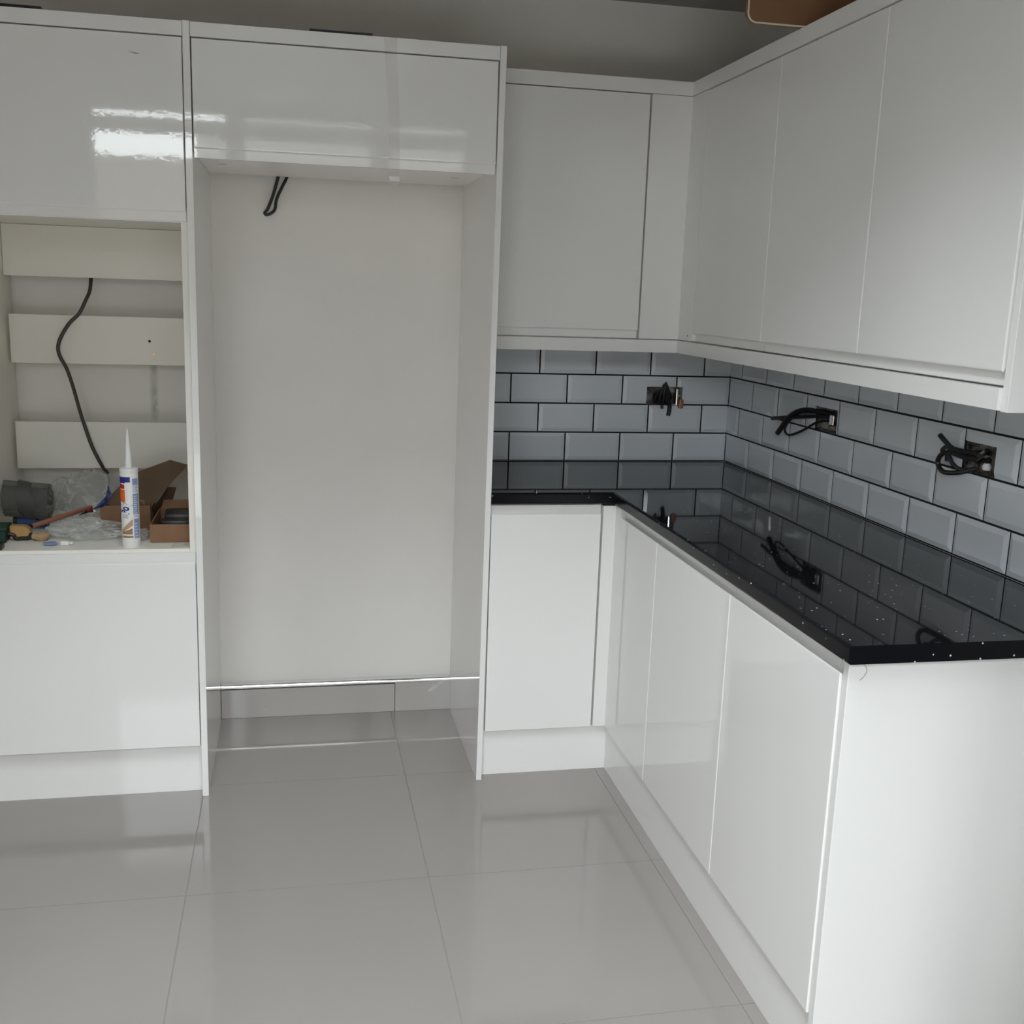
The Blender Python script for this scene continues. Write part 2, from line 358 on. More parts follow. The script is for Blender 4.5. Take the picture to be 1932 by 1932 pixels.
# ------------------------------------------------------------------ bevelled wall tiles
TW, TH, JT = 0.202, 0.102, 0.0054
ROW0 = WT + 0.004
def tile_mesh(u0, u1, v0, v1, cut, notches=()):
    """bevelled glazed tile in (u, v, depth); cut: which of (left, right, top) sides are sawn flush without bevel"""
    bw, h0, h1 = 0.013, 0.0055, 0.0095
    us = {u0, u1, u0+bw, u1-bw}; vs = {v0, v1, v0+bw, v1-bw}
    for n in notches:
        us |= {min(max(n[0], u0), u1), min(max(n[1], u0), u1)}; vs |= {min(max(n[2], v0), v1), min(max(n[3], v0), v1)}
    us, vs = sorted(us), sorted(vs)
    def H(u, v):
        d = min([u-u0] if not cut[0] else [9]); d = min(d, (u1-u) if not cut[1] else 9, v-v0, (v1-v) if not cut[2] else 9)
        return h0 + (h1-h0)*min(1.0, max(0.0, d)/bw)
    bm = bmesh.new(); top, bot = {}, {}
    def T(i, j):
        if (i, j) not in top: top[i, j] = bm.verts.new((us[i], vs[j], H(us[i], vs[j])))
        return top[i, j]
    def Z(i, j):
        if (i, j) not in bot: bot[i, j] = bm.verts.new((us[i], vs[j], 0.0))
        return bot[i, j]
    def solid(i, j):
        if not (0 <= i < len(us)-1 and 0 <= j < len(vs)-1): return False
        mu_, mv = (us[i]+us[i+1])/2, (vs[j]+vs[j+1])/2
        return not any(n[0] < mu_ < n[1] and n[2] < mv < n[3] for n in notches)
    for i in range(len(us)-1):
        for j in range(len(vs)-1):
            if not solid(i, j): continue
            a, b_, c, d = T(i, j), T(i+1, j), T(i+1, j+1), T(i, j+1)
            if abs((a.co.z+c.co.z)-(b_.co.z+d.co.z)) > 1e-6:
                if (a.co.z+c.co.z) > (b_.co.z+d.co.z): pass
                lo_diag = abs(a.co.z-c.co.z) > abs(b_.co.z-d.co.z)
                for f in (((a, b_, c), (a, c, d)) if lo_diag else ((a, b_, d), (b_, c, d))): bm.faces.new(f)
            else: bm.faces.new((a, b_, c, d))
            for di, dj, p, q in ((-1,0,(i,j),(i,j+1)), (1,0,(i+1,j),(i+1,j+1)), (0,-1,(i,j),(i+1,j)), (0,1,(i,j+1),(i+1,j+1))):
                if not solid(i+di, j+dj): bm.faces.new((T(*p), T(*q), Z(*q), Z(*p)))
    return bm
def tile_wall(wall, axis, length, notches):
    shared = {}
    for row in range(4):
        v0 = ROW0 + row*TH; v1 = v0 + TH - JT
        edges = [0.0] + [TW*(k + (1 if row % 2 == 0 else 0.5)) for k in range(0, 12)]
        for a, b_ in zip(edges, edges[1:]):
            if a >= length-0.03: break
            cut_end = b_ > length
            uu0 = a + (JT/2 if a > 0 else 0.0015); uu1 = min(b_ - JT/2, length)
            half = (row % 2 == 1 and a == 0.0)
            nn = [n for n in notches if n[1] > uu0+1e-4 and n[0] < uu1-1e-4 and n[3] > v0+1e-4 and n[2] < v1-1e-4]
            key = (round(uu1-uu0, 5), half, cut_end)
            loc_u = uu0
            if not nn and key in shared: me = shared[key]
            else:
                bm = tile_mesh(0, uu1-uu0, 0, v1-v0, (half, cut_end, False), [(n[0]-uu0, n[1]-uu0, n[2]-v0, n[3]-v0) for n in nn])
                # (u, v, d): u away from the corner, d out of the wall
                for vv in bm.verts:
                    u, v, d = vv.co
                    vv.co = (-u, -d, v) if axis == 'y' else (-d, -u, v)
                bmesh.ops.recalc_face_normals(bm, faces=bm.faces[:])
                me = bpy.data.meshes.new('tile'); bm.to_mesh(me); bm.free(); me.materials.append(M['tile'])
                if not nn: shared[key] = me
            o = bpy.data.objects.new('tile', me); C.objects.link(o); o.parent = wall
            w = Vector((-loc_u, WY, v0)) if axis == 'y' else Vector((WX, -loc_u, v0))
            o.location = w - woff(wall)
LB, LR = 0.978, 2.02
nb = [(-SOCK_B[1], -SOCK_B[0], SOCK_B[2], SOCK_B[3])]; nr = [(-s[1], -s[0], s[2], s[3]) for s in SOCK_R]
tile_wall(wall_back, 'y', LB, nb); tile_wall(wall_right, 'x', LR, nr)
bm = grid_slab(bmesh.new(), 'y', WY, WY-0.0042, -LB, 0.0015, WT, ROW0+4*TH, [SOCK_B]); obj('grout', bm, 'grout', wall_back)
bm = grid_slab(bmesh.new(), 'x', WX, WX-0.0042, -LR, WY-0.0042, WT, ROW0+4*TH, SOCK_R); obj('grout', bm, 'grout', wall_right)

# ------------------------------------------------------------------ sockets: steel back boxes with coiled cables
def back_box(axis, hole, label):
    u0, u1, z0, z1 = hole; e = 0.0015; t = 0.0012; d0, d1 = 0.004, 0.042
    bm = bmesh.new()
    def bb(a0, a1, f0, f1, c0, c1):
        if axis == 'y': box(bm, a0, a1, f0, f1, c0, c1)
        else: box(bm, f0, f1, a0, a1, c0, c1)
    u0 += e; u1 -= e; z0 += e; z1 -= e
    bb(u0, u1, d1-t, d1, z0, z1); bb(u0, u0+t, d0, d1-t, z0, z1); bb(u1-t, u1, d0, d1-t, z0, z1)
    bb(u0+t, u1-t, d0, d1-t, z0, z0+t); bb(u0+t, u1-t, d0, d1-t, z1-t, z1)
    t_ = thing('socket_back_box', ((u0+u1)/2, d0, z0) if axis == 'y' else (d0, (u0+u1)/2, z0), label, 'back box', 'open socket boxes in the tiles')
    obj('steel_box', bm, 'galv', t_)
    # fixing lugs and knock-out rings
    for s in (0, 1):
        bm = bmesh.new(); uu = u0+t if s == 0 else u1-t-0.009
        zc = (z0+z1)/2
        if axis == 'y': box(bm, uu, uu+0.009, d0+0.002, d0+0.004, zc-0.005, zc+0.005, bev=0.0008)
        else: box(bm, d0+0.002, d0+0.004, uu, uu+0.009, zc-0.005, zc+0.005, bev=0.0008)
        obj('fixing_lug', bm, 'galv', t_)
    for k in (0.25, 0.75):
        bm = bmesh.new(); uc = u0+(u1-u0)*k; zc = (z0+z1)/2; n = 16
        ring = []
        for q in range(n+1):
            a = 2*math.pi*q/n
            ring.append((uc+0.011*math.cos(a), d1-t-0.0005, zc+0.011*math.sin(a)) if axis == 'y' else (d1-t-0.0005, uc+0.011*math.cos(a), zc+0.011*math.sin(a)))
        tube(bm, ring, 0.0009, 6, smooth=False); obj('knockout', bm, 'galv', t_)
    return t_
back_box('y', SOCK_B, 'open steel socket box with upright bundled black cable, on the back wall')
back_box('x', SOCK_R[0], 'open steel socket box nearer the tiled corner, black cable sticking out sideways')
back_box('x', SOCK_R[1], 'open steel socket box nearest the camera, knotted black cable beside it')
# back wall bundle: several tight upright loops
t = thing('cable_bundle', (-0.245, -0.005, 1.10), 'bundle of tight black cable loops hanging out of the back wall box', 'cable')
for k, (dx, top, bot, dy) in enumerate([(-0.030, 1.176, 1.128, -0.012), (-0.018, 1.190, 1.120, -0.020), (-0.006, 1.196, 1.118, -0.026), (0.006, 1.190, 1.122, -0.020), (0.016, 1.178, 1.120, -0.014)]):
    x = -0.247+dx
    pts = [(x*0.6-0.10, 0.034, 1.150), (x-0.004, 0.012, bot+0.022), (x-0.005, dy*0.6, bot), (x-0.003, dy, (top+bot)/2), (-0.249+dx*0.35, dy*0.9, top), (x+0.007, dy*0.6, (top+bot)/2), (x+0.006, 0.012, bot+0.012), (x*0.6-0.095, 0.034, 1.145)]
    obj('cable_loop', tube(bmesh.new(), pts, 0.0042, 8), 'cable', t, True)
obj('cable_end', tube(bmesh.new(), [(-0.236, 0.012, 1.14), (-0.230, -0.014, 1.118), (-0.232, -0.020, 1.098), (-0.236, -0.022, 1.080)], 0.0075, 10), 'cable', t, True)
obj('cable_tail', tube(bmesh.new(), [(-0.262, 0.010, 1.15), (-0.259, -0.012, 1.124), (-0.258, -0.016, 1.104)], 0.005, 8), 'cable', t, True)
obj('foil_wrap', B(-0.206, -0.197, -0.012, 0.016, 1.114, 1.176, bev=0.003), 'chrome', t)
obj('copper_tab', B(-0.194, -0.178, -0.018, 0.006, 1.106, 1.138, bev=0.003), 'copper', t)
# right wall, far box
t = thing('cable_tails', (-0.03, -0.60, 1.10), 'loose black cable tails reaching from the box towards the corner', 'cable')
obj('cable_tail', tube(bmesh.new(), [(0.030, -0.74, 1.165), (0.008, -0.69, 1.160), (-0.020, -0.62, 1.150), (-0.030, -0.53, 1.136), (-0.032, -0.44, 1.123)], 0.0062, 8), 'cable', t, True)
obj('cable_tail', tube(bmesh.new(), [(0.030, -0.72, 1.168), (0.006, -0.685, 1.172), (-0.020, -0.625, 1.170), (-0.034, -0.57, 1.145), (-0.038, -0.50, 1.083)], 0.0085, 8), 'cable', t, True)
obj('cable_loop', tube(bmesh.new(), [(0.030, -0.73, 1.15), (0.004, -0.685, 1.143), (-0.020, -0.63, 1.108), (-0.028, -0.565, 1.086), (-0.028, -0.53, 1.094), (-0.026, -0.54, 1.120), (-0.020, -0.60, 1.158), (0.004, -0.67, 1.168), (0.030, -0.73, 1.17)], 0.0038, 8), 'cable', t, True)
obj('foil_wrap', B(0.006, 0.026, -0.765, -0.742, 1.138, 1.172, bev=0.004), 'chrome', t)
# right wall, near box
t = thing('cable_knot', (-0.03, -1.40, 1.12), 'knotted black cable hanging beside the socket box nearest the camera', 'cable')
obj('cable_end', tube(bmesh.new(), [(0.028, -1.47, 1.160), (-0.006, -1.43, 1.164), (-0.024, -1.406, 1.168), (-0.034, -1.39, 1.182), (-0.040, -1.372, 1.196)], 0.0062, 8), 'cable', t, True)
obj('cable_loop', tube(bmesh.new(), [(0.028, -1.48, 1.150), (-0.004, -1.44, 1.150), (-0.026, -1.404, 1.158), (-0.034, -1.380, 1.150), (-0.034, -1.368, 1.128), (-0.030, -1.388, 1.110), (-0.016, -1.425, 1.114), (0.010, -1.455, 1.128)], 0.0060, 8), 'cable', t, True)
obj('cable_loop', tube(bmesh.new(), [(0.024, -1.46, 1.168), (-0.014, -1.418, 1.160), (-0.030, -1.392, 1.170), (-0.036, -1.384, 1.158), (-0.030, -1.402, 1.150), (-0.020, -1.420, 1.126), (0.006, -1.45, 1.118)], 0.0052, 8), 'cable', t, True)
obj('cable_tail', tube(bmesh.new(), [(-0.026, -1.398, 1.164), (-0.032, -1.400, 1.150), (-0.034, -1.404, 1.138)], 0.0055, 8), 'cable', t, True)
obj('foil_wrap', tube(bmesh.new(), [(0.012, -1.452, 1.148), (0.012, -1.488, 1.172)], 0.010, 8, smooth=False), 'chrome', t)
obj('white_connector', lathe(bmesh.new(), [(0.009, 1.130), (0.011, 1.138), (0.007, 1.146)], 0.014, -1.487, 12), 'white_plastic', t, True)

# ------------------------------------------------------------------ kitchen doors with a scooped J handle
def jprofile(z0, z1, hs, jl):
    """(depth, z) outline; handle scoop along the top (hs=1) or the bottom (hs=-1)"""
    T_ = 0.021; lip = 0.0135; h = z1-z0
    p = [(0.0, 0.0012), (0.0012, 0.0)]
    e = h-jl
    prof = [(0.0012, 0.0), (0.0, 0.0012), (0.0, e-0.004), (0.0006, e-0.0015), (0.0022, e), (0.0042, e-0.0012), (0.0058, e-0.006), (0.0082, e-0.012), (0.0108, e-0.0125), (0.0128, e-0.008), (lip, e-0.001), (lip, h-0.001), (lip+0.001, h), (T_, h), (T_, 0.0)]
    return [(d, (z0+z if hs > 0 else z1-z)) for d, z in prof]
def jdoor(name, axis, front, a0, a1, z0, z1, hs, parent, material='gloss', jl=0.025):
    bm = bmesh.new(); prof = jprofile(z0, z1, hs, jl); rings = []
    for a, m_ in ((a0, 0.0022), (a0+0.0004, 0.0010), (a0+0.0011, 0.0003), (a0+0.0022, 0.0), (a1-0.0022, 0.0), (a1-0.0011, 0.0003), (a1-0.0004, 0.0010), (a1, 0.0022)):
        rings.append([bm.verts.new((a, front+max(d, m_), z) if axis == 'y' else (front+max(d, m_), a, z)) for d, z in prof])
    n = len(prof)
    for p, q_ in zip(rings, rings[1:]):
        for k in range(n): bm.faces.new((p[k], p[(k+1) % n], q_[(k+1) % n], q_[k]))
    bm.faces.new(rings[0][::-1]); bm.faces.new(rings[-1])
    return obj(name, bm, material, parent)

# ------------------------------------------------------------------ tall run on the left
def lean_panel(x0, x1, lean):
    bm = B(x0, x1, -0.602, WY-0.001, 0.0, 2.150, bev=0.0008, seg=1)
    for v in bm.verts: v.co.x += lean*v.co.z/2.15
    return bm
tag(obj('tall_end_panel', lean_panel(-1.8215, -1.8035, 0.0), 'gloss'), 'tall white panel between the oven housing and the fridge space', 'panel', 'tall panels of the fridge space')
tag(obj('tall_end_panel', lean_panel(-0.9995, -0.9825, 0.011), 'gloss'), 'tall white panel on the right of the fridge space, beside the tiles', 'panel', 'tall panels of the fridge space')

# oven housing
SH = 0.750
t = thing('oven_housing', (-2.124, -0.30, 0.0), 'tall white oven housing with an empty niche full of tools and packaging', 'cabinet')
YF = -0.5765
obj('outer_side_panel', B(-2.444, -2.426, -0.602, WY-0.001, 0, 2.150, bev=0.0008, seg=1), 'gloss', t)
for x0 in (-2.4245, -1.8405):
    obj('side_panel', B(x0, x0+0.0175, YF, -0.02, 0.152, 2.110, bev=0.0006, seg=1), 'carcass', t)
xa, xb = -2.4065, -1.841
obj('top_panel', B(xa, xb, YF, -0.02, 2.092, 2.110), 'carcass', t)
obj('niche_top', B(xa, xb, YF, -0.02, 1.647, 1.663), 'carcass', t)
obj('niche_shelf', B(xa, xb, YF, -0.02, SH-0.017, SH, bev=0.0006, seg=1), 'carcass', t)
obj('bottom_panel', B(xa, xb, YF, -0.02, 0.152, 0.170), 'carcass', t)
for z0, z1 in ((1.494, 1.646), (1.231, 1.379), (0.901, 1.049)):
    rail = obj('back_rail', B(xa+(0.008 if z0 < 1.4 else 0.0005), xb, -0.098, -0.080, z0, z1, bev=0.0006, seg=1), 'board', t)
    if 1.2 < z0 < 1.3:
        bm = bmesh.new(); tube(bm, [(-1.990, -0.0972, 1.305), (-1.990, -0.0985, 1.305)], 0.0042, 12, smooth=False); tag(obj('screw_hole', bm, 'dark', rail), 'black drilled hole')
        bm = bmesh.new(); tube(bm, [(-1.979, -0.0970, 1.264), (-1.979, -0.1000, 1.264)], 0.0040, 12, smooth=False); tag(obj('screw', bm, 'brass', rail), 'brass screw head')
for x, z in ((-2.4055, 1.009), (-2.4055, 0.90), (-2.4055, 0.86)):
    bm = bmesh.new(); tube(bm, [(-2.4072, -0.45, z-0.02), (-2.4060, -0.45, z-0.02)], 0.0032, 10, smooth=False); obj('shelf_pin_hole', bm, 'dark', t)
up_door = jdoor('lift_up_door', 'y', -0.598, -2.4225, -1.8245, 1.649, 2.109, -1, t)
bm = bmesh.new(); tube(bm, [(-1.955, -0.5983, 2.0655), (-1.942, -0.5984, 2.062), (-1.929, -0.5983, 2.0615)], [0.0006, 0.0012, 0.0008], 6, 3); tag(obj('scuff', bm, 'mark', up_door), 'small dark scuff')
jdoor('lower_door', 'y', -0.598, -2.4225, -1.8245, 0.158, 0.740, 1, t)
tag(obj('plinth', B(-2.426, -1.8225, -0.560, -0.544, 0.0, 0.150, bev=0.0006, seg=1), 'gloss'), 'white plinth board under the oven housing', 'plinth', 'white plinth boards')
tag(obj('cornice_strip', B(-2.426, -1.8225, -0.601, -0.53, 2.1125, 2.148, bev=0.0006, seg=1), 'satin'), 'white cornice strip on top of the oven housing', 'cornice', 'white cornice strips')

# bridging unit over the fridge space
t = thing('bridging_unit', (-1.396, -0.30, 1.83), 'white overhead cupboard bridging the empty fridge space', 'cabinet')
xa, xb = -1.8025, -0.9905
for x0, x1 in ((xa, xa+0.018), (xb-0.018, xb)): obj('side_panel', B(x0, x1, -0.5765, -0.022, 1.830, 2.110), 'carcass', t)
bp = obj('bottom_panel', B(xa+0.018, xb-0.018, -0.5765, -0.022, 1.830, 1.848), 'carcass', t)
obj('top_panel', B(xa+0.018, xb-0.018, -0.5765, -0.022, 2.092, 2.110), 'carcass', t)
for x, y in ((-1.755, -0.50), (-1.745, -0.30), (-1.045, -0.48), (-1.06, -0.28)):
    bm = bmesh.new(); box(bm, x-0.012, x+0.012, y-0.003, y+0.003, 1.8293, 1.8305); obj('cover_cap', bm, 'screw_cap', bp)
jdoor('lift_up_door', 'y', -0.598, -1.8005, -0.9925, 1.8145, 2.109, -1, t)
tag(obj('cornice_strip', B(-1.8025, -0.9895, -0.601, -0.53, 2.1125, 2.148, bev=0.0006, seg=1), 'satin'), 'white cornice strip on top of the cupboard over the fridge space', 'cornice', 'white cornice strips')

# skirting tiles with chrome trim at the back of the fridge space
bb_ = tag(thing('baseboard_back', (-1.4, -0.01, 0.0)), kind='structure')
obj('skirting_tile', B(-1.8025, -1.2005, WY-0.0225, WY-0.001, 0.0, 0.104, bev=0.001, seg=1), 'skirt', bb_)
obj('skirting_tile', B(-1.1985, -0.9985, WY-0.0225, WY-0.001, 0.0, 0.109, bev=0.001, seg=1), 'skirt', bb_)
bm = bmesh.new(); prism(bm, [(WY-0.001, 0.1095), (WY-0.0235, 0.1095), (WY-0.0245, 0.113), (WY-0.0225, 0.118), (WY-0.0185, 0.1222), (WY-0.012, 0.1250), (WY-0.001, 0.1262)], -1.8025, -0.9985, 'x')
tag(obj('chrome_trim', bm, 'chrome', bb_, True), 'bright chrome edge trim')

# hanging black cable loop in the fridge space
cab2 = [(-1.590, -0.012, 1.86), (-1.590, -0.012, 1.834), (-1.596, -0.012, 1.811), (-1.603, -0.014, 1.786), (-1.613, -0.016, 1.756), (-1.625, -0.018, 1.728), (-1.634, -0.018, 1.716), (-1.628, -0.018, 1.7105), (-1.613, -0.018, 1.717), (-1.602, -0.016, 1.729), (-1.598, -0.014, 1.754), (-1.591, -0.012, 1.774), (-1.578, -0.012, 1.801), (-1.564, -0.012, 1.829), (-1.558, -0.012, 1.86)]
tag(obj('hanging_cable', tube(bmesh.new(), cab2, 0.0050, 10, 5), 'cable', None, True), 'black cable loop hanging under the cupboard over the fridge space', 'cable')
# cable in the oven niche
cab1 = [(-2.158, -0.072, 1.52), (-2.159, -0.074, 1.50), (-2.162, -0.090, 1.456), (-2.173, -0.106, 1.425), (-2.193, -0.108, 1.386), (-2.222, -0.108, 1.356), (-2.247, -0.108, 1.317), (-2.259, -0.108, 1.283), (-2.255, -0.108, 1.253), (-2.237, -0.107, 1.215), (-2.223, -0.106, 1.165), (-2.206, -0.106, 1.090), (-2.193, -0.107, 1.039), (-2.174, -0.107, 0.974), (-2.155, -0.106, 0.928), (-2.143, -0.094, 0.899), (-2.138, -0.06, 0.88)]
tag(obj('oven_cable', tube(bmesh.new(), cab1, 0.0055, 10, 5), 'cable_grey', None, True), 'dark grey cable snaking down the back of the oven niche', 'cable')

# clear tape strip over the bridging door
bm = bmesh.new(); prof = [(-1.306, -1.270, -0.585, 2.1488), (-1.305, -1.270, -0.6016, 2.1488), (-1.301, -1.269, -0.6020, 2.08), (-1.296, -1.266, -0.6002, 2.02), (-1.292, -1.262, -0.5996, 1.974), (-1.290, -1.261, -0.6000, 1.90), (-1.290, -1.260, -0.5998, 1.84), (-1.289, -1.260, -0.5996, 1.813), (-1.287, -1.259, -0.585, 1.795), (-1.284, -1.256, -0.57, 1.784), (-1.286, -1.258, -0.562, 1.776)]
rows = [(bm.verts.new((a, y, z)), bm.verts.new((c, y-0.0003, z))) for a, c, y, z in prof]
for p, q_ in zip(rows, rows[1:]): bm.faces.new((p[0], p[1], q_[1], q_[0]))
bmesh.ops.solidify(bm, geom=bm.faces[:], thickness=0.0004)
tag(obj('tape_strip', bm, 'tape'), 'strip of clear tape hanging down over the cupboard above the fridge space', 'tape')

# flat black offcuts lying on the tall units
tag(obj('black_offcut', B(-1.50, -1.335, -0.598, -0.50, 2.1485, 2.1545, bev=0.001, seg=1), 'black_plastic'), 'flat black offcut lying on top of the cupboard over the fridge space', 'offcut')
tag(obj('black_strip', B(-2.40, -2.16, -0.598, -0.50, 2.1485, 2.1555, bev=0.001, seg=1), 'black_plastic'), 'flat black strip lying on top of the oven housing', 'offcut')

# ------------------------------------------------------------------ base units
DF = -0.590
t = thing('base_unit', (-0.80, -0.30, 0.15), 'white base cupboard against the back wall, next to the fridge space', 'cabinet', 'white base cupboards')
obj('carcass', B(-0.976, -0.628, -0.566, -0.02, 0.152, 0.875), 'carcass', t)
jdoor('door', 'y', DF, -0.9735, -0.6335, 0.155, 0.870, 1, t, 'satin')
bm = bmesh.new(); prism(bm, [(-0.6275, DF), (-0.588, DF), (-0.588, -0.645), (-0.566, -0.645), (-0.566, -0.566), (-0.6275, -0.566)], 0.155, 0.868, 'z')
tag(obj('corner_post', bm, 'satin'), 'white corner post between the base cupboards under the worktop', 'filler post', 'white corner posts')
for nm, y0, y1, lab in (('base_unit', -0.6485, -0.9785, 'narrow white base cupboard on the right run, tucked into the corner'), ('base_unit', -0.9825, -1.4825, 'white base cupboard in the middle of the right run'), ('base_unit', -1.4865, -1.9865, 'white base cupboard nearest the camera, beside the end panel')):
    t = thing(nm, (-0.30, (y0+y1)/2, 0.15), lab, 'cabinet', 'white base cupboards')
    yc0 = y0+0.0015 if y0 > -0.7 else y0+0.0015
    obj('carcass', B(-0.566, -0.02, y1-0.0005, y0+0.0005, 0.152, 0.875), 'carcass', t)
    d = jdoor('door', 'x', DF, y1, y0, 0.155, 0.870, 1, t)
tag(obj('base_end_panel', B(-0.586, -0.001, -2.008, -1.9895, 0.0, 0.876, bev=0.0008, seg=1), 'satin'), 'wide white end panel closing the base run under the worktop', 'panel')
tag(obj('plinth', B(-0.9815, -0.560, -0.565, -0.549, 0.0, 0.150, bev=0.0006, seg=1), 'satin'), 'white plinth board under the base cupboard at the back wall', 'plinth', 'white plinth boards')
tag(obj('plinth', B(-0.5755, -0.5595, -1.9885, -0.566, 0.0, 0.150, bev=0.0006, seg=1), 'gloss'), 'long white plinth board along the right run', 'plinth', 'white plinth boards')

tag(obj('loose_thread', tube(bmesh.new(), [(-0.566, -2.0088, 0.872), (-0.556, -2.0088, 0.866), (-0.551, -2.0088, 0.856), (-0.555, -2.0088, 0.846), (-0.563, -2.0088, 0.838)], 0.0007, 6), 'screw_cap', None, True), 'fine pale thread stuck to the end panel just under the worktop', 'thread')
# worktop
def worktop():
    o_ = 0.604; e = -2.034
    bm = bmesh.new(); rings = []; r = 0.006; z0, z1 = 0.8775, WT
    prof = [(r, z0)] + [(r-r*math.sin(math.radians(a)), z0+r-r*math.cos(math.radians(a))) for a in (22, 45, 68, 90)] + [(r-r*math.cos(math.radians(a)), z1-r+r*math.sin(math.radians(a))) for a in (0, 22, 45, 68, 90)]
    for d, z in prof:
        rings.append([bm.verts.new((x, y, z)) for x, y in [(-0.9775, -0.0035), (-0.0035, -0.0035), (-0.0035, e), (-o_+d, e), (-o_+d, -o_+d), (-0.9775, -o_+d)]])
    for a, c in zip(rings, rings[1:]):
        for k in range(6): bm.faces.new((a[k], a[(k+1) % 6], c[(k+1) % 6], c[k])).material_index = 1
    for g in (rings[0], rings[-1]): bm.faces.new((g[0], g[1], g[4], g[5])); bm.faces.new((g[1], g[2], g[3], g[4]))
    return bm
tag(obj('worktop', worktop(), ['worktop', 'worktop_edge']), 'polished black L-shaped worktop with white sparkle flecks', 'worktop')

# ------------------------------------------------------------------ wall units
WF = -0.330; Z0, Z1 = 1.362, 2.1025
t = thing('wall_unit', (-0.69, -0.16, 1.36), 'white wall cupboard on the back wall, beside the tall panel', 'cabinet', 'white wall cupboards')
obj('carcass', B(-0.960, -0.463, -0.306, WY-0.001, 1.362, 2.104), 'carcass', t)
jdoor('door', 'y', WF, -0.958, -0.4665, Z0, Z1, -1, t, 'satin')
bm = bmesh.new(); prism(bm, [(-0.4615, WF), (-0.330, WF), (-0.330, -0.4525), (-0.308, -0.4525), (-0.308, -0.308), (-0.4615, -0.308)], 1.3625, 2.104, 'z')
cp = tag(obj('corner_post', bm, 'satin'), 'white corner filler between the wall cupboards above the tiles', 'filler post', 'white corner posts')
bm = bmesh.new(); tube(bm, [(-0.3297, -0.415, 1.378), (-0.3305, -0.415, 1.378)], 0.0028, 10, smooth=False); tag(obj('screw_hole', bm, 'dark', cp), 'small dark screw hole')
for y0, y1, lab in ((-0.4545, -0.9595, 'white wall cupboard on the right wall, next to the corner filler'), (-0.9625, -1.4675, 'middle white wall cupboard on the right wall'), (-1.4705, -1.9735, 'white wall cupboard on the right wall nearest the camera')):
    t = thing('wall_unit', (-0.16, (y0+y1)/2, 1.36), lab, 'cabinet', 'white wall cupboards')
    obj('carcass', B(-0.306, WX-0.001, y1-0.001, y0+0.001, 1.362, 2.104), 'carcass', t)
    jdoor('door', 'x', WF, y1, y0, Z0, Z1, -1, t, 'satin')
tag(obj('wall_end_panel', B(-0.326, WX-0.001, -1.9945, -1.9765, 1.317, 2.147, bev=0.0008, seg=1), 'satin'), 'white end panel closing the wall cupboards at the right photo edge', 'panel')
def Lstrip(z0, z1, f, w):
    bm = bmesh.new(); prism(bm, [(-0.9685, f), (f, f), (f, -1.9755), (f+w, -1.9755), (f+w, f+w), (-0.9685, f+w)], z0, z1, 'z'); return bm
tag(obj('cornice_strip', Lstrip(2.1055, 2.146, -0.333, 0.05), 'satin'), 'white cornice strip running round the corner on top of the wall cupboards', 'cornice', 'white cornice strips')
tag(obj('light_pelmet', Lstrip(1.3195, 1.3590, -0.333, 0.018), 'satin'), 'white light pelmet running under the wall cupboards above the tiles', 'pelmet')

# brown box with cream piping on top of the right wall units
def rounded_rect(x0, x1, z0, z1, r, n=5):
    p = []
    for cx, cz, a0 in ((x1-r, z0+r, -90), (x1-r, z1-r, 0), (x0+r, z1-r, 90), (x0+r, z0+r, 180)):
        for k in range(n+1):
            a = math.radians(a0+90*k/n); p.append((cx+r*math.cos(a), cz+r*math.sin(a)))
    return p
t = thing('brown_board', (-0.27, -1.053, 2.147), 'brown fibreboard panel with cream piping standing on top of the right wall cupboards', 'board')
rr = rounded_rect(-0.474, -0.06, 2.149, 2.440, 0.022)
obj('body', prism(bmesh.new(), rr, -1.062, -1.044, 'y'), 'brown_panel', t)
ring = [(x, -1.064, z) for x, z in rr]; ring.append(ring[0])
obj('piping', tube(bmesh.new(), ring, 0.0022, 6, smooth=False), 'cream', t)

# ------------------------------------------------------------------ things on the niche shelf
# sealant cartridge
cx, cy0 = -2.003, -0.540; R = 0.0245
t = thing('sealant_cartridge', (cx, cy0, SH), 'white sealant cartridge with pointed nozzle and blue and orange label', 'sealant tube')
obj('tube', lathe(bmesh.new(), [(R*0.97, SH+0.0005), (R, SH+0.002), (R, SH+0.212), (R*0.98, SH+0.2145), (R*1.02, SH+0.216), (R*1.02, SH+0.2245), (R*0.97, SH+0.2265), (0.012, SH+0.228)], cx, cy0, 40), 'white_plastic', t, True)
obj('nozzle', lathe(bmesh.new(), [(0.0095, SH+0.2275), (0.0095, SH+0.242), (0.0085, SH+0.246), (0.0072, SH+0.275), (0.0068, SH+0.290), (0.0052, SH+0.297), (0.0045, SH+0.312), (0.0018, SH+0.335), (0.0010, SH+0.337)], cx, cy0, 20), 'white_plastic', t, True)
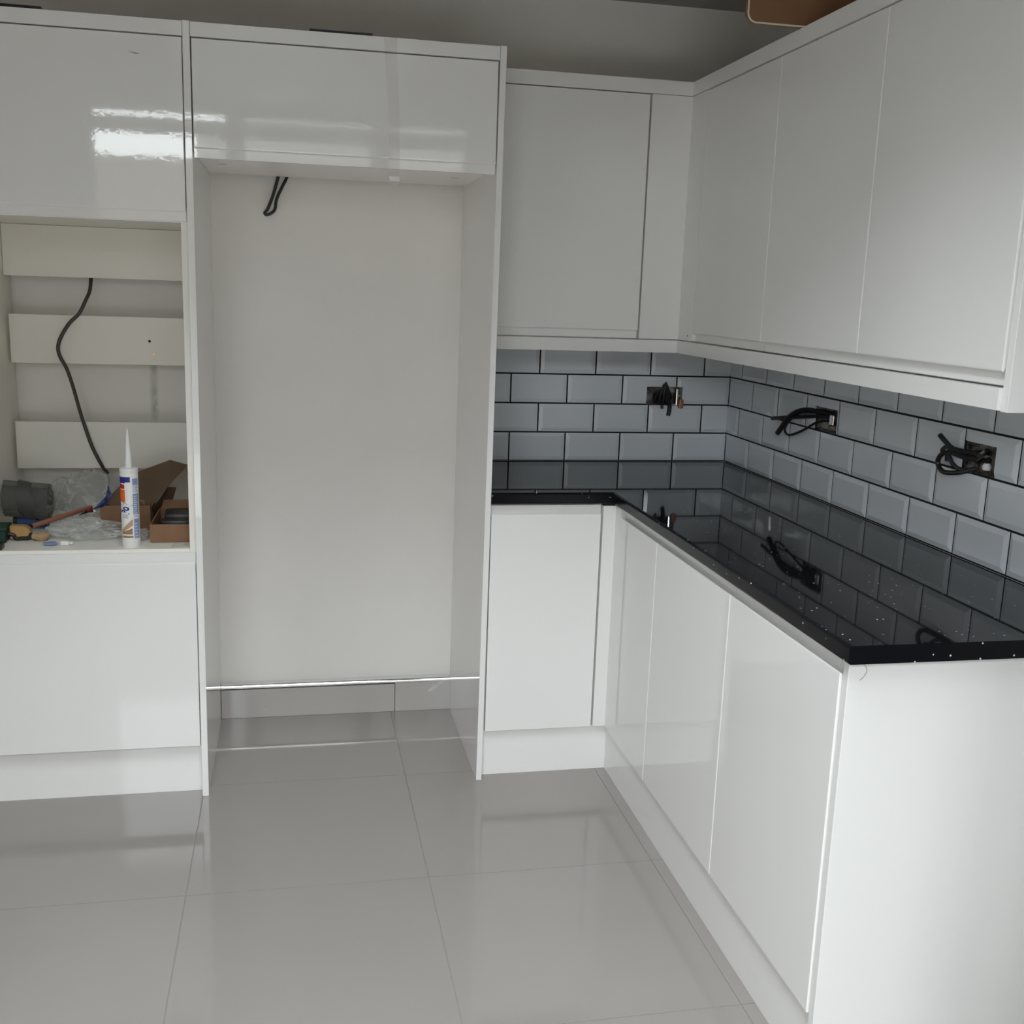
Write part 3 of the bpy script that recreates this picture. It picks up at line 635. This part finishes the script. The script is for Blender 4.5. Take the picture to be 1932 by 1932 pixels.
# the label: raised patches wrapped round the barrel; angle measured from the direction facing the camera
va = math.atan2(-3.657-cy0, -1.549-cx)
def patch(name, a0, a1, z0, z1, material, lift=0.0003, parent=None, n=8, zt=None):
    """a in millimetres round the barrel to the right of the middle as seen; zt: (left, right) top heights"""
    bm = bmesh.new(); g = []
    for k in range(n+1):
        a = a0+(a1-a0)*k/n; ang = va + a/1000.0/R; r = R+lift
        top = z1 if zt is None else zt[0]+(zt[1]-zt[0])*k/n
        g.append([bm.verts.new((cx+rr_*math.cos(ang), cy0+rr_*math.sin(ang), z)) for rr_ in (r-0.0003, r) for z in (SH+z0, SH+top)])
    for p, q_ in zip(g, g[1:]):
        bm.faces.new((p[2], q_[2], q_[3], p[3])); bm.faces.new((p[0], p[1], q_[1], q_[0])); bm.faces.new((p[0], q_[0], q_[2], p[2])); bm.faces.new((p[1], p[3], q_[3], q_[1]))
    bm.faces.new((g[0][0], g[0][2], g[0][3], g[0][1])); bm.faces.new((g[-1][0], g[-1][1], g[-1][3], g[-1][2]))
    return obj(name, bm, material, parent or t)
patch('label_blue', -38, 2, 0.193, 0.204, 'blue'); patch('label_blue', -36, -12, 0.186, 0.193, 'blue')
patch('label_blue', -12, 2, 0.189, 0.193, 'blue')
patch('label_red', -38, -14, 0.170, 0.182, 'red', zt=(0.186, 0.182)); patch('label_orange', -38, -13, 0.133, 0.168, 'orange')
patch('label_picture', -30, 6, 0.030, 0.060, 'wood_print', zt=(0.050, 0.085)); patch('label_picture', -28, 6, 0.036, 0.052, 'white_plastic', 0.0005, zt=(0.042, 0.066)); patch('label_picture', -26, 4, 0.040, 0.052, 'wood_print2', 0.0007, zt=(0.045, 0.058))
patch('label_picture', -24, 4, 0.030, 0.036, 'wood_print2', 0.0006)
patch('label_text_panel', 9, 27, 0.028, 0.084, 'pale_blue'); patch('label_text_panel', 8, 27, 0.097, 0.156, 'pale_blue'); patch('label_text_panel', 8, 26, 0.181, 0.199, 'pale_blue')
random.seed(3)
for z in (0.160, 0.1655, 0.171, 0.1765):
    a = 8.5
    while a < 24:
        w = random.uniform(2, 4.5); patch('label_line', a, a+w, z, z+0.0028, 'pale_blue', n=2); a += w+1.2
for z in (0.089, 0.0925): patch('label_line', 9, 26, z, z+0.0012, 'pale_blue', n=4)
for k in range(9): patch('label_line', 10, 24-random.random()*6, 0.100+k*0.006, 0.1015+k*0.006, 'white_plastic', 0.0005, n=4)
for k in range(5): patch('label_line', 11, 24-random.random()*6, 0.034+k*0.009, 0.0355+k*0.009, 'white_plastic', 0.0005, n=4)
for z in (0.087, 0.091, 0.095): patch('label_line', -22, -4-random.random()*3, z, z+0.0016, 'pale_blue', n=4)
fc = bpy.data.curves.new('lettering', 'FONT'); fc.body = 'Poly'; fc.size = 0.036; fc.extrude = 0.0; fc.shear = 0.25; fc.offset = 0.0011
fo = bpy.data.objects.new('lettering_tmp', fc); C.objects.link(fo)
dg = bpy.context.evaluated_depsgraph_get(); me = bpy.data.meshes.new_from_object(fo.evaluated_get(dg)); bpy.data.objects.remove(fo, do_unlink=True)
bm = bmesh.new(); bm.from_mesh(me); bpy.data.meshes.remove(me)
bmesh.ops.solidify(bm, geom=bm.faces[:], thickness=0.0002)
for v in bm.verts:
    x, y = v.co.x, v.co.y; ang = va + (-(y)-0.0035)/R; r = R+0.0004+v.co.z
    v.co = (cx+r*math.cos(ang), cy0+r*math.sin(ang), SH+0.097+x*0.56)
obj('lettering', bm, 'blue', t)

# cardboard boxes
def open_box(name, x0, x1, y0, y1, z0, z1, t_, th=0.003):
    bm = bmesh.new(); box(bm, x0, x1, y0, y1, z0, z0+th); box(bm, x0, x0+th, y0, y1, z0+th, z1); box(bm, x1-th, x1, y0, y1, z0+th, z1)
    box(bm, x0+th, x1-th, y0, y0+th, z0+th, z1); box(bm, x0+th, x1-th, y1-th, y1, z0+th, z1)
    return obj(name, bm, 'card', t_)
def slab(pts, th=0.003):
    bm = bmesh.new(); f = bm.faces.new([bm.verts.new(p) for p in pts]); bmesh.ops.triangulate(bm, faces=[f]); bmesh.ops.solidify(bm, geom=bm.faces[:], thickness=th); return bm
t = thing('cardboard_carton', (-1.9, -0.37, SH), 'small open cardboard carton of black parts at the right end of the shelf', 'box', 'cardboard boxes in the niche')
open_box('carton_body', -1.957, -1.843, -0.500, -0.260, SH+0.001, SH+0.054, t)
obj('back_flap', slab([(-1.952, -0.262, SH+0.054), (-1.848, -0.262, SH+0.054), (-1.850, -0.250, SH+0.078), (-1.945, -0.250, SH+0.078)]), 'card', t)
for x0, x1, y0, y1, z1 in ((-1.935, -1.852, -0.44, -0.40, 0.052), (-1.930, -1.850, -0.385, -0.345, 0.060), (-1.936, -1.852, -0.33, -0.28, 0.057)):
    o = obj('hinge_pack', B(x0, x1, y0, y1, SH+0.005, SH+z1, bev=0.005), 'black_plastic', None, True)
    tag(o, {0.052: 'front black hinge pack lying in the small open carton', 0.060: 'middle black hinge pack lying in the small open carton', 0.057: 'rear black hinge pack lying in the small open carton'}[z1], 'hinge', 'black parts in the small carton')
t = thing('cardboard_box', (-2.03, -0.29, SH), 'torn open cardboard box behind the sealant tube with its lid folded up', 'box', 'cardboard boxes in the niche')
bx = open_box('box_body', -2.118, -1.975, -0.340, -0.205, SH+0.001, SH+0.078, t)
lid = obj('lid', slab([(-2.112, -0.330, SH+0.083), (-2.035, -0.250, SH+0.158), (-1.925, -0.225, SH+0.198), (-1.872, -0.225, SH+0.182), (-1.925, -0.270, SH+0.128), (-1.985, -0.330, SH+0.055), (-2.035, -0.335, SH+0.062)]), 'card_in', t)
obj('lid_lip', slab([(-2.035, -0.338, SH+0.062), (-1.985, -0.333, SH+0.055), (-1.960, -0.305, SH+0.085), (-2.028, -0.310, SH+0.092)]), 'card', lid)
obj('end_flap', slab([(-1.880, -0.232, SH+0.180), (-1.850, -0.232, SH+0.178), (-1.852, -0.236, SH+0.138), (-1.872, -0.236, SH+0.146)]), 'card', lid)
obj('side_flap', slab([(-1.978, -0.300, SH+0.055), (-1.932, -0.250, SH+0.118), (-1.912, -0.215, SH+0.110), (-1.940, -0.215, SH+0.020), (-1.972, -0.225, SH+0.010)]), 'card_in', t)
t = thing('leaflet', (-1.865, -0.535, SH), 'pale folded leaflet with small print lying before the small carton', 'leaflet')
sheet = obj('sheet', B(-1.893, -1.843, -0.572, -0.506, SH+0.0003, SH+0.002), 'leaflet', t)
for k in (0, 1):
    bm = bmesh.new()
    for j in range(4): box(bm, -1.862+j*0.0038, -1.8592+j*0.0038, -0.545+k*0.014, -0.542+k*0.014, SH+0.002, SH+0.0022)
    obj('printed_line', bm, 'ink', sheet)

# crumpled clear bags
def crumple(cx_, cy_, z0, rx, ry, h, seed, sub=5, amp=0.32, flat=1.0):
    bm = bmesh.new(); bmesh.ops.create_icosphere(bm, subdivisions=sub, radius=1.0)
    off = Vector((seed*3.1, seed*1.7, seed*0.9))
    for v in bm.verts:
        p = v.co.copy()
        n = noise.noise(p*1.4+off)*amp*1.2 + (0.5-abs(noise.noise(p*2.3+off*2)))*amp*0.8 + (0.35-abs(noise.noise(p*4.3+off)))*amp*0.3
        q_ = p*(0.85+n)
        v.co = (cx_+q_.x*rx, cy_+q_.y*ry, z0+max(0.0006, (q_.z*0.5+0.42)*h))
    return bm
tag(obj('plastic_bag', crumple(-2.195, -0.135, SH, 0.094, 0.06, 0.165, 12, 4, amp=0.46), 'bag'), 'large crumpled clear plastic bag at the back of the niche', 'plastic bag', 'clear plastic packaging')
tag(obj('bubble_wrap', crumple(-2.145, -0.425, SH, 0.092, 0.058, 0.062, 9, 4, amp=0.42), 'bag'), 'low heap of crumpled clear wrapping before the open cardboard box', 'plastic wrap', 'clear plastic packaging')
tag(obj('clear_wrapper', crumple(-1.985, -0.445, SH, 0.022, 0.05, 0.030, 15, 3), 'bag'), 'scrap of clear wrapping between the sealant tube and the carton', 'plastic wrap', 'clear plastic packaging')

# blue foam sleeve roll with black end
t = thing('blue_roll', (-2.325, -0.27, SH), 'blue foam roll with a black end under the smoked plastic sleeve', 'roll')
def xcyl(x0, x1, y, z, r, sides=20): return tube(bmesh.new(), [(x0, y, z), (x1, y, z)], r, sides, smooth=False)
obj('sleeve', xcyl(-2.362, -2.278, -0.275, SH+0.021, 0.020), 'blue_plastic', t, True)
obj('end_cap', xcyl(-2.374, -2.3625, -0.275, SH+0.0215, 0.021), 'black_plastic', t, True)
# smoked plastic sleeve
t = thing('plastic_sleeve', (-2.31, -0.29, SH+0.043), 'dark smoked see-through plastic sleeve lying on the blue roll', 'plastic sleeve')
def sleeve(x0, x1, r0, r1, seg=48, th=0.0012, waist=0.0):
    bm = bmesh.new(); rings = []
    n = 6
    for k in range(n+1):
        f = k/n; x = x0+(x1-x0)*f; zc = SH+0.0985-0.012*f; r = r0+(r1-r0)*f
        rings.append([[bm.verts.new((x - 0.016*math.sin(math.pi*f)*0 , -0.318+rr_*0.80*math.cos(2*math.pi*j/seg), zc+rr_*math.sin(2*math.pi*j/seg))) for j in range(seg)] for rr_ in (r, r-th)])
    for a, c in zip(rings, rings[1:]):
        for j in range(seg):
            k2 = (j+1) % seg
            bm.faces.new((a[0][j], a[0][k2], c[0][k2], c[0][j])); bm.faces.new((a[1][j], c[1][j], c[1][k2], a[1][k2]))
    for a in (rings[0], rings[-1]):
        for j in range(seg):
            k2 = (j+1) % seg; bm.faces.new((a[0][j], a[0][k2], a[1][k2], a[1][j]))
    return bm
obj('sleeve', sleeve(-2.386, -2.262, 0.0545, 0.0545), 'smoke', t, True)
obj('band', sleeve(-2.345, -2.300, 0.0556, 0.0556, th=0.0008), 'smoke_dark', t, True)
for x, dx in ((-2.386, -0.012), (-2.262, 0.012)):
    bm = bmesh.new(); zc = SH+0.0985-0.012*(0 if dx < 0 else 1); f = []
    seg = 24; cen = bm.verts.new((x+dx, -0.318, zc)); ri = [bm.verts.new((x, -0.318+0.0535*0.8*math.cos(2*math.pi*j/seg), zc+0.0535*math.sin(2*math.pi*j/seg))) for j in range(seg)]
    mid = [bm.verts.new((x+dx*0.7, -0.318+0.030*0.8*math.cos(2*math.pi*j/seg), zc+0.030*math.sin(2*math.pi*j/seg))) for j in range(seg)]
    for j in range(seg):
        k2 = (j+1) % seg; bm.faces.new((ri[j], ri[k2], mid[k2], mid[j])); bm.faces.new((mid[j], mid[k2], cen))
    bmesh.ops.solidify(bm, geom=bm.faces[:], thickness=0.001)
    obj('end_cap', bm, 'smoke', t, True)
# copper pipe
t = thing('copper_pipe', (-2.22, -0.33, SH), 'copper pipe offcut leaning on the packaging with its open end forward', 'pipe')
p0, p1 = Vector((-2.292, -0.425, SH+0.036)), Vector((-2.155, -0.270, SH+0.060)); dv = (p1-p0).normalized()
obj('pipe', tube(bmesh.new(), [p0, p1], 0.0075, 18, smooth=False), 'copper', t, True)
obj('pipe_bore', tube(bmesh.new(), [p0-dv*0.0006, p0+dv*0.002], 0.0058, 16, smooth=False), 'dark', t)
# tape measure
t = thing('tape_measure', (-2.32, -0.435, SH), 'yellow tape measure with black rubber edging beside the green case', 'tape measure')
prof = [(-2.346, SH+0.004), (-2.306, SH+0.004), (-2.295, SH+0.010), (-2.290, SH+0.022), (-2.294, SH+0.034), (-2.306, SH+0.042), (-2.346, SH+0.044)]
bm = prism(bmesh.new(), prof, -0.452, -0.424, 'y'); bmesh.ops.bevel(bm, geom=bm.edges[:], offset=0.002, segments=2, affect='EDGES'); obj('case', bm, 'yellow', t)
obj('rubber_edge', tube(bmesh.new(), [(-2.350, -0.450, SH+0.020), (-2.336, -0.450, SH+0.016), (-2.330, -0.450, SH+0.0066), (-2.312, -0.450, SH+0.0066), (-2.296, -0.450, SH+0.008), (-2.288, -0.450, SH+0.020)], 0.0062, 10, 6, flat=1.0), 'black_plastic', t, True)
# green case, black block, packets
t = thing('green_case', (-2.38, -0.44, SH), 'dark green plastic case at the left end of the shelf', 'case')
obj('case_body', B(-2.404, -2.351, -0.480, -0.400, SH+0.004, SH+0.034, bev=0.002), 'green', t)
obj('case_lid', B(-2.405, -2.350, -0.481, -0.399, SH+0.0345, SH+0.044, bev=0.003), 'green', t)
obj('rubber_foot', B(-2.358, -2.350, -0.482, -0.470, SH+0.0002, SH+0.006, bev=0.001), 'black_plastic', t)
obj('rubber_foot', B(-2.404, -2.394, -0.412, -0.400, SH+0.0002, SH+0.006, bev=0.001), 'black_plastic', t)
tag(obj('black_block', B(-2.385, -2.340, -0.568, -0.535, SH+0.0005, SH+0.016, bev=0.003), 'black_plastic'), 'small black block at the front left corner of the shelf', 'block')
tag(obj('paper_scrap', crumple(-2.262, -0.455, SH, 0.026, 0.02, 0.030, 21, 3, 0.3), 'tan', None, True), 'crumpled tan paper scrap beside the tape measure', 'paper')
tag(obj('blue_packet', crumple(-2.225, -0.512, SH, 0.024, 0.015, 0.012, 33, 3, 0.2), 'pale_blue', None, True), 'small pale blue packet lying at the front of the shelf', 'packet')
t = thing('wall_plug', (-2.185, -0.515, SH), 'small white plastic block lying beside the pale blue packet', 'plastic block')
obj('block_body', B(-2.197, -2.174, -0.525, -0.507, SH+0.0005, SH+0.013, bev=0.0025), 'white_plastic', t)
obj('block_peg', tube(bmesh.new(), [(-2.174, -0.516, SH+0.006), (-2.165, -0.516, SH+0.006)], 0.004, 10, smooth=False), 'white_plastic', t)
# blue and red printed wrapper strip
t = thing('printed_wrapper', (-2.12, -0.30, SH+0.05), 'twisted blue and red printed wrapper beside the open cardboard box', 'wrapper')
def ribbon(pts, w, th=0.001):
    bm = bmesh.new(); P = spline(pts, 5); rows = []
    for i, p in enumerate(P):
        f = i/(len(P)-1); ang = 0.5+1.3*f; d = Vector((math.cos(ang)*0.6, -0.5, math.sin(ang)*0.8)).normalized(); ww = w[0]+(w[1]-w[0])*f
        rows.append((bm.verts.new(p-d*ww/2), bm.verts.new(p+Vector((0, -0.004, 0.002))), bm.verts.new(p+d*ww/2)))
    for a, c in zip(rows, rows[1:]):
        bm.faces.new((a[0], a[1], c[1], c[0])); bm.faces.new((a[1], a[2], c[2], c[1]))
    bmesh.ops.solidify(bm, geom=bm.faces[:], thickness=th); return bm
obj('wrapper_strip', ribbon([(-2.138, -0.345, SH+0.068), (-2.122, -0.350, SH+0.080), (-2.100, -0.352, SH+0.095), (-2.085, -0.352, SH+0.128)], (0.022, 0.044)), 'blue_film', t)
obj('red_end', ribbon([(-2.152, -0.343, SH+0.062), (-2.138, -0.345, SH+0.068)], (0.016, 0.022)), 'red_film', t)
obj('dark_end', ribbon([(-2.178, -0.338, SH+0.050), (-2.153, -0.343, SH+0.0615)], (0.008, 0.012)), 'black_plastic', t)
